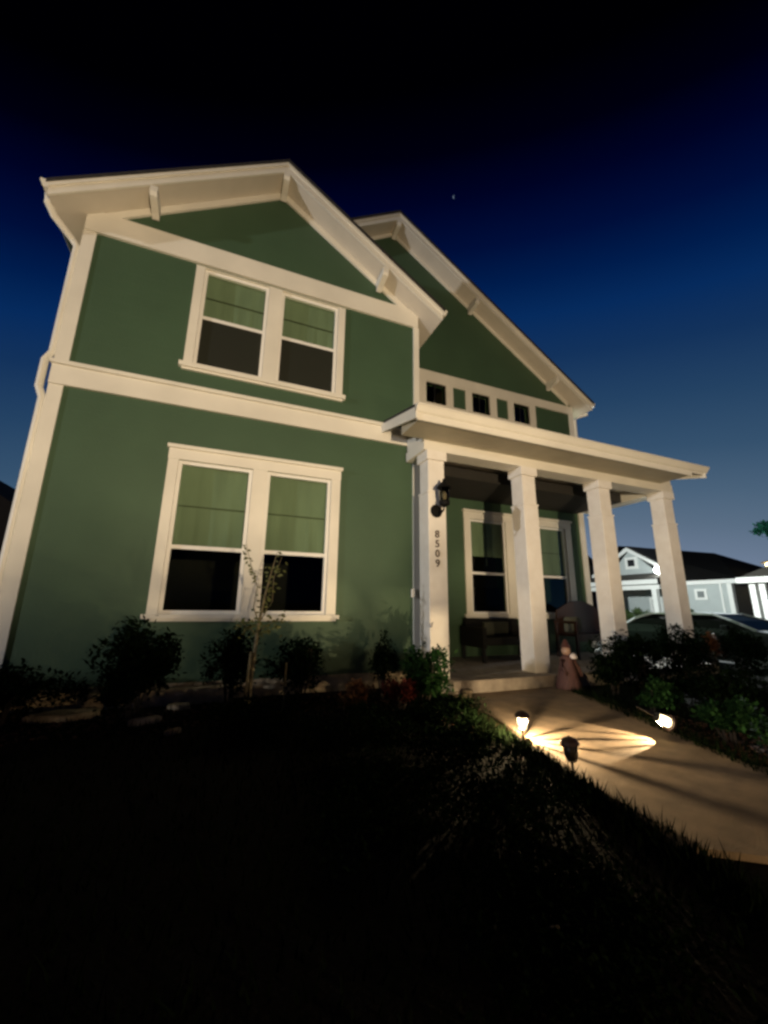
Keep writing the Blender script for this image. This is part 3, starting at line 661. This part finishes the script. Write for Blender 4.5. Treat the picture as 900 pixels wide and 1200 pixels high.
a_.build('sleeve', PINK, fg, True)

# ------------------------------------------------------------------ parked car on the side road
car = empty('parked_car', (14.9, 1.9, RZ)); tag(car, 'dark sedan parked side-on on the road right of the porch', 'car')
CARP = mat('dark_car_paint', (.008, .008, .009), rough=.3, var=.1, metal=0, spec=.3)
cz = RZ+.012
# side profile in (y,z): front towards -y
body = [(4.15, .45), (4.20, .80), (4.10, .98), (3.35, 1.03), (2.0, 1.00), (.45, .98), (-.30, .88), (-.55, .70), (-.60, .42), (-.50, .25), (-.1, .22), (.0, .42), (.25, .60), (.50, .60), (.75, .42), (.82, .22), (2.75, .22), (2.82, .42), (3.08, .60), (3.32, .60), (3.58, .42), (3.66, .25)]
m = MB(); m.prism([(y, cz+z) for y, z in body], 'x', 14.0, 15.8); bo = m.build('body', CARP, car)
for v in bo.data.vertices:
    if v.co.z > cz+.9: v.co.x += .04 if v.co.x < 14.9 else -.04
cab = MB(); rows = [(.96, 14.05, 15.75, .42, 3.75), (1.20, 14.16, 15.64, .85, 3.40), (1.355, 14.28, 15.52, 1.35, 2.95)]
ring = []
for z, xa, xb, ya, yb in rows: ring.append([cab.bm.verts.new(q) for q in ((xa, ya, cz+z), (xb, ya, cz+z), (xb, yb, cz+z), (xa, yb, cz+z))])
for i in range(2):
    for k in range(4): cab.bm.faces.new((ring[i][k], ring[i][(k+1) % 4], ring[i+1][(k+1) % 4], ring[i+1][k]))
cab.build('cabin_glass', mat('car_glass', (.004, .004, .004), rough=.35, spec=.1), car)
rf = MB()
rf.prism([(1.30, cz+1.36), (1.9, cz+1.40), (2.5, cz+1.395), (3.0, cz+1.35), (3.0, cz+1.33), (1.30, cz+1.33)], 'x', 14.25, 15.55)
for x in (14.13, 15.67):
    xi = x+.12*(1 if x < 14.9 else -1)
    rf.tube([(x-.03 if x < 14.9 else x+.03, .36, cz+.98), (x, .85, cz+1.20), (xi, 1.36, cz+1.365)], .032, 6)
    rf.tube([(x-.03 if x < 14.9 else x+.03, 3.80, cz+.98), (x, 3.42, cz+1.20), (xi, 2.95, cz+1.36)], .04, 6)
    rf.tube([(x-.03 if x < 14.9 else x+.03, 2.1, cz+.98), (xi, 2.15, cz+1.37)], .03, 6)
rf.build('roof', mat('edge_highlight_paint', (.60, .62, .64), rough=.35, metal=.2), car)  # light on the dark car's roof and bonnet painted in as pale colour
hd = MB(); hd.prism([(.40, cz+.985), (-.28, cz+.885), (-.28, cz+.875), (.40, cz+.97)], 'x', 14.12, 15.68); hd.build('bonnet', mat('edge_highlight_paint', (0, 0, 0)), car)
RUB = mat('tyre_rubber', (.01, .01, .01), rough=.8); RIM = mat('alloy', (.35, .35, .36), rough=.3, metal=.8)
for y in (.37, 3.2):
    for x, s in ((14.02, 1), (15.78, -1)):
        wh = MB().lathe([(.20, -.10), (.30, -.10), (.32, -.07), (.32, .07), (.30, .10), (.20, .10)], (x+s*.10, y, cz+.32), 24, Matrix.Rotation(R(90), 3, 'Y')).build('wheel', RUB, car)
        rim = MB().lathe([(.19, -.03), (.2, .0), (.19, .03)], (x+s*.02, y, cz+.32), 20, Matrix.Rotation(R(90), 3, 'Y'))
        o = rim.build('rim', RIM, None); o.parent = wh; o.matrix_parent_inverse = Matrix.Identity(4)
MB().box(13.995, 14.35, 4.16, 4.21, cz+.68, cz+.84, .01).build('tail_lamp', mat('red_lens', (.35, .03, .02), rough=.15), car)
MB().box(13.98, 14.3, -.56, -.50, cz+.60, cz+.74, .01).build('headlight', mat('clear_lens', (.5, .5, .5), rough=.1), car)
MB().box(13.86, 13.99, .85, 1.0, cz+.98, cz+1.09, .02).build('mirror', CARP, car)
# pale landscape rocks glinting behind the shrubs
def rock(x, y, z, s, label, seed):
    rs = random.Random(seed); mb = MB(); bmesh.ops.create_icosphere(mb.bm, subdivisions=2, radius=1)
    for v in mb.bm.verts: v.co = Vector((x, y, z)) + Vector((v.co.x*s[0], v.co.y*s[1], v.co.z*s[2]))*(1+rs.uniform(-.12, .12))
    tag(mb.build('white_rock', mat('white_rock', (.62, .60, .55), rough=.7, var=.2, scale=12, bump=.4)), label, 'rock', 'white rocks beside the side road')

# ------------------------------------------------------------------ houses across the side road
NW = mat('pale_blue_siding', (.42, .46, .46), rough=.7, var=.05, scale=2); NT = mat('white_neighbour_trim', (.75, .76, .74), rough=.6, var=.03)
ND = mat('shaded_side_siding', (.06, .06, .06), rough=.8, var=.1)  # bungalow's unlit side: shade put into the siding colour
nb = empty('neighbour_house', (31, 14, RZ)); tag(nb, 'pale bungalow with a small front gable and black roof across the side road', 'house')
X0 = 31.0
def nbx(name, args, m, par=nb): return MB().box(*args).build(name, m, par)
m = MB(); m.box(X0+1.6, X0+9, 9.5, 19.6, RZ, 2.55).prism([(13.3, 2.9), (18.4, 2.9), (15.85, 5.30)], 'x', X0+.3, X0+.5).box(X0+1.55, X0+1.6, 9.5, 19.6, 2.0, 2.5)
m.box(X0+.35, X0+1.6, 9.5, 12.9, RZ, 2.6)
m.build('wall', NW, nb)
NSH = mat('black_far_shingle', (.006, .006, .006), rough=.95, spec=.05)
m = MB()   # main black roof, ridge along y, hip at the right end
def quad(mb, *p): mb.bm.faces.new([mb.bm.verts.new(q) for q in p])
zr, ze = 5.95, 2.75
A, B, C_, D_ = (X0+.2, 9.0, ze), (X0+.2, 20.2, ze), (X0+9.6, 20.2, ze), (X0+9.6, 9.0, ze); E1, E2 = (X0+5, 12.6, 5.0), (X0+5, 20.2, 6.55)
v = [m.bm.verts.new(q) for q in (A, B, C_, D_, E1, E2)]
for f in ((0, 1, 5, 4), (1, 2, 5), (2, 3, 4, 5), (3, 0, 4), (0, 3, 2, 1)): m.bm.faces.new([v[i] for i in f])
m.build('roof', NSH, nb); m = MB(); m.prism([(12.95, 3.92-.15), (15.85, 5.62), (19.0, 3.75-.13), (19.0, 3.62-.12), (15.85, 5.52), (12.95, 3.82-.17)], 'x', X0+.12, X0+4)
m.build('roof', SHING, nb)
m = MB(); m.prism([(12.95, 3.65), (15.85, 5.50), (19.2, 3.55), (19.2, 3.30), (15.85, 5.20), (12.95, 3.38)], 'x', X0, X0+.11); m.build('rake_board', NT, nb)
# porch with shed roof, fascia, columns
m = MB(); m.prism([(X0-1.6, 2.86), (X0+.3, 3.45), (X0+.3, 3.35), (X0-1.6, 2.76)], 'y', 12.8, 20.0); m.build('porch_roof', mat('grey_shingle', (.06, .055, .045), rough=.9), nb)
nbx('fascia', (X0-1.68, X0-1.6, 12.7, 20.0, 2.55, 2.86), NT); nbx('porch_beam', (X0-1.4, X0-1.2, 12.8, 20.0, 2.2, 2.5), NT)
for y in (13.0, 15.9, 18.6): nbx('porch_column', (X0-1.45, X0-1.15, y, y+.32, RZ, 2.2), NT)
nbx('fascia', (X0+.2, X0+.34, 9.0, 12.7, 2.48, 2.74), NT); nbx('corner_board', (X0+.30, X0+.349, 9.5, 9.75, RZ, 2.48), NT)
nbx('corner_board', (X0+.30, X0+.349, 10.05, 10.15, RZ, 2.48), NT)
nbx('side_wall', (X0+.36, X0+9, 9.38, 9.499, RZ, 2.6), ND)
wd = nbx('window', (X0+.28, X0+.35, 10.9, 11.65, 1.5, 2.2), NT); o = MB().box(X0+.26, X0+.279, 11.08, 11.47, 1.65, 2.05).build('pane', mat('neighbour_pane', (.2, .22, .22), rough=.2), None); o.parent = wd; o.matrix_parent_inverse = Matrix.Identity(4)
wd = nbx('gable_window', (X0+.22, X0+.299, 15.25, 16.25, 3.85, 4.75), NT); o = MB().box(X0+.2, X0+.219, 15.48, 16.02, 4.05, 4.55).build('pane', mat('dark_pane', (.02, .02, .02), rough=.2), None); o.parent = wd; o.matrix_parent_inverse = Matrix.Identity(4)
dr = nbx('door', (X0+1.50, X0+1.54, 14.6, 15.6, RZ+.3, 1.75), NT); o = MB().box(X0+1.47, X0+1.499, 14.85, 15.35, RZ+.5, 1.6).build('door_glass', mat('dark_pane', (0, 0, 0)), None); o.parent = dr; o.matrix_parent_inverse = Matrix.Identity(4)
fl = MB().tube([(X0+.0, 13.0, 3.35), (X0-.5, 13.1, 3.45)], .03, 8).build('floodlight', NT, nb)
o = MB().lathe([(.05, -.26), (.28, -.15), (.34, .05), (.26, .24), (.04, .32)], (X0-.62, 13.12, 3.5), 18).build('lamp_lens', emis('flood_glow', (.95, 1, .97), 14), None, True); o.parent = fl; o.matrix_parent_inverse = Matrix.Identity(4)
# second neighbour at the far right: only the corner of its porch shows
n2 = empty('neighbour_house', (27, 4, RZ)); tag(n2, 'corner of a white-columned porch at the right edge of the photo', 'house')
m = MB(); m.box(28.2, 33, .0, 6.2, RZ, 2.3); m.build('wall', NW, n2)
m = MB(); v = [m.bm.verts.new(q) for q in ((26.6, -1, 2.48), (26.6, 6.75, 2.48), (34, 6.75, 2.48), (34, -1, 2.48), (28.3, .5, 3.4), (28.3, 5.6, 3.35), (32, 5.6, 3.35), (32, .5, 3.4))]
for f in ((0, 1, 5, 4), (1, 2, 6, 5), (2, 3, 7, 6), (3, 0, 4, 7), (4, 5, 6, 7), (0, 3, 2, 1)): m.bm.faces.new([v[i] for i in f])
m.build('roof', mat('grey_shingle', (0, 0, 0)), n2)
MB().box(26.5, 26.6, -1, 6.8, 2.2, 2.47).box(26.61, 28.1, 6.7, 6.8, 2.2, 2.47).build('fascia', NT, n2)
for y in (6.25, 5.85, 3.0): MB().box(26.9, 27.15, y, y+.25, RZ, 2.2).build('porch_column', NT, n2)
# street shrubs by the pale bungalow
for k, (x, y, s, lab) in enumerate([(28.8, 13.6, .7, 'round bush below the far porch between the last two columns'), (28.9, 14.9, .6, 'round bush in front of the far porch door'), (29.6, 11.0, .6, 'small bush under the far square window')]):
    bush('round_bush', (x, y, RZ), (s, s, s*.75+.3), 900, .16, mat('far_leaves', (.05, .085, .02), rough=.7, var=.4, scale=3), lab, 'bush', 'bushes in front of the pale bungalow', seed=40+k, stems=2)
# dark house behind, and dark house on the left
def dark_house(name, label, x0, x1, y0, y1, zeave, zr, axis, base=GZ):
    e = empty(name, ((x0+x1)/2, (y0+y1)/2, base)); tag(e, label, 'house')
    MB().box(x0+.4, x1-.4, y0+.4, y1-.4, base, zeave).build('wall', mat('dark_brown_siding', (.012, .010, .009), rough=.9), e)
    m = MB()
    if axis == 'y': m.prism([(x0, zeave), ((x0+x1)/2, zr), (x1, zeave), (x1, zeave-.15), (x0, zeave-.15)], 'y', y0, y1)
    else: m.prism([(y0, zeave), ((y0+y1)/2, zr), (y1, zeave), (y1, zeave-.15), (y0, zeave-.15)], 'x', x0, x1)
    m.build('roof', mat('night_shingle', (.012, .010, .009), rough=.95, spec=.1), e)
dark_house('neighbour_house', 'unlit dark house roof beyond the left corner of the green house', -14.5, -2.2, 10, 22, 2.55, 6.6, 'y')
dark_house('neighbour_house', 'unlit dark house seen in the gap between the porch wall and the third column', 36, 43.8, 29, 37, 6.0, 9.9, 'x', RZ)

# ------------------------------------------------------------------ lamps
def street_lamp(loc, head, label, power, color, soft=.18, aim=None, post=BLACKM, group=None, vis=4.0, hood=BLACKM, r=.16):
    e = empty('street_lamp', loc); tag(e, label, 'street lamp', group)
    b = Vector(loc); h = Vector(head)
    MB().tube([b, (b.x, b.y, h.z-.35)], [.07, .05], 10).build('post', post, e)
    if (h-b).to_2d().length > .2: MB().tube([(b.x, b.y, h.z-.36), (b.x, b.y, h.z+.25), ((b.x+h.x)/2, (b.y+h.y)/2, h.z+.40), (h.x, h.y, h.z+.30)], .035, 8).build('arm', post, e)
    else: MB().tube([(b.x, b.y, h.z-.36), (b.x, b.y, h.z-.21)], .09, 12).build('collar', post, e)
    MB().lathe([(r*1.5, .19), (r*1.35, .24), (r*.6, .33), (.03, .38)], h, 20).build('hood', hood, e)
    MB().lathe([(r*.5, -.18), (r*.9, -.05), (r, .10), (r*.8, .18)], h, 20).build('globe', glassmat('globe_%s' % label[:6], (1, 1, 1), 0, (color, vis)), e, True)
    ld = bpy.data.lights.new('bulb_light', 'SPOT' if aim else 'POINT'); ld.energy = power; ld.color = color; ld.shadow_soft_size = soft
    lo = bpy.data.objects.new('bulb_light', ld); lo.location = h-b; lo.parent = e; col.objects.link(lo)
    if aim:      # shielded fixture that throws its light one way
        ld.spot_size = R(150); ld.spot_blend = .3; lo.rotation_euler = (Vector(aim)-h).to_track_quat('-Z', 'Y').to_euler()
street_lamp((MAIN_P.x, MAIN_P.y, GZ), MAIN_P, 'low warm post lamp behind the viewer, lighting the green house', MAIN_W, MAIN_C, .06)
street_lamp((SIDE_P.x, SIDE_P.y, GZ), SIDE_P, 'pale street lamp far along the front road to the left', SIDE_W, SIDE_C)
street_lamp((4.6, -6.95, GZ), (4.6, -6.95, .16), 'low bollard lamp on the pavement behind the viewer', 140, (1, .70, .38), .03, r=.10)  # added fill light for the porch ceiling, out of view
street_lamp((15.8, 8.3, RZ), (15.8, 8.3, 4.0), 'white post lamp on the side road, hidden behind the green house', 9500, (.93, 1, .96), .15)  # added unseen lamp, brightens the far bungalow and the car roof
street_lamp((33.9, 8.35, RZ), (33.9, 8.35, 3.6), 'warm yellow post lamp at the right edge of the photo', 25, (1, .80, .42), .12, vis=3, r=.42, hood=mat('tan_post', (.3, .25, .18)))
tr_ = empty('street_tree', (33.2, 7.7, RZ)); tag(tr_, 'small blue-green tree crown on a pale trunk at the right edge of the photo', 'tree')
MB().tube([(33.2, 7.7, RZ), (33.25, 7.7, 3.0), (33.2, 7.75, 5.2)], [.2, .14, .07], 8).build('trunk', mat('tan_post', (.3, .25, .18)), tr_)
q = MB(); leaf_cluster(q, (33.2, 7.7, 5.75), (1.0, 1.1, .42), 3000, .22, seed=71); q.build('foliage', mat('teal_leaves', (.006, .09, .055), rough=.6, var=.3), tr_, clean=False)

# unseen leafy screen added behind the viewer to shadow the ground and wall foot
hg = MB()
rnd = random.Random(77)
for i in range(16000):
    p_ = Vector((rnd.uniform(-9, 8.8), rnd.uniform(-8.2, -7.75), rnd.uniform(GZ, .82+.04*math.sin(i))))
    d = Vector((rnd.gauss(0, 1), rnd.gauss(0, 1), rnd.gauss(0, 1))).normalized(); s_ = d.orthogonal().normalized(); L = .14
    hg.bm.faces.new([hg.bm.verts.new(q) for q in (p_, p_+d*L*.5+s_*L*.35, p_+d*L, p_+d*L*.5-s_*L*.35)])
he = empty('shade_hedge', (-2.5, -8.2, GZ)); tag(he, 'long leafy screen added behind the viewer to shade the ground', 'shade_hedge')
hg.build('foliage', LEAFD, he, clean=False)
MB().box(-8.8, 8.6, -8.12, -7.85, GZ-.02, .79, .06).build('branches', BARKD, he)
hg = MB()  # second added screen, keeps the side lamp off the ground
for i in range(9000):
    y_ = rnd.uniform(-7.7, -.5); p_ = Vector((rnd.uniform(-8.6, -7.9), y_, rnd.uniform(GZ, (2.05 if y_ < -3.6 else 1.7)+.1*math.sin(i))))
    d = Vector((rnd.gauss(0, 1), rnd.gauss(0, 1), rnd.gauss(0, 1))).normalized(); s_ = d.orthogonal().normalized(); L = .14
    hg.bm.faces.new([hg.bm.verts.new(q) for q in (p_, p_+d*L*.5+s_*L*.35, p_+d*L, p_+d*L*.5-s_*L*.35)])
he = empty('shade_hedge', (-8.25, -4.2, GZ)); tag(he, 'leafy screen added left of the front yard to block the side lamp', 'shade_hedge')
hg.build('foliage', LEAFD, he, clean=False)
MB().box(-8.45, -8.05, -7.6, -3.6, GZ-.02, 2.0, .1).box(-8.45, -8.05, -3.59, -.6, GZ-.02, 1.6, .1).build('branches', BARKD, he)

# the thin crescent moon
mo = MB(); n = 14; Rr = .75
outer = [(Rr*math.cos(a), Rr*math.sin(a)) for a in [math.pi*(.5+k/n*1.05) for k in range(n+1)]]
inner = [(Rr*.75*math.cos(a)+.22, Rr*.82*math.sin(a)) for a in [math.pi*(.5+k/n*1.05) for k in range(n+1)]]
pts = outer+inner[::-1]
mc = Vector((137.5, 195.2, 301.4)); nrm = (CAM-mc).normalized(); ax = nrm.cross(Vector((0, 0, 1))).normalized(); ay = ax.cross(nrm)
A = [mo.bm.verts.new(mc - ax*a*1.3 + ay*b*1.3) for a, b in pts]; B = [mo.bm.verts.new(mc - nrm*.3 - ax*a*1.3 + ay*b*1.3) for a, b in pts]
for k in range(n): mo.bm.faces.new((A[k], A[k+1], A[len(pts)-2-k], A[len(pts)-1-k])); mo.bm.faces.new((B[k], B[k+1], B[len(pts)-2-k], B[len(pts)-1-k]))
tag(mo.build('crescent_moon', emis('moon_glow', (.55, .75, 1), .28)), 'tiny thin crescent moon high in the dark blue sky', 'moon')
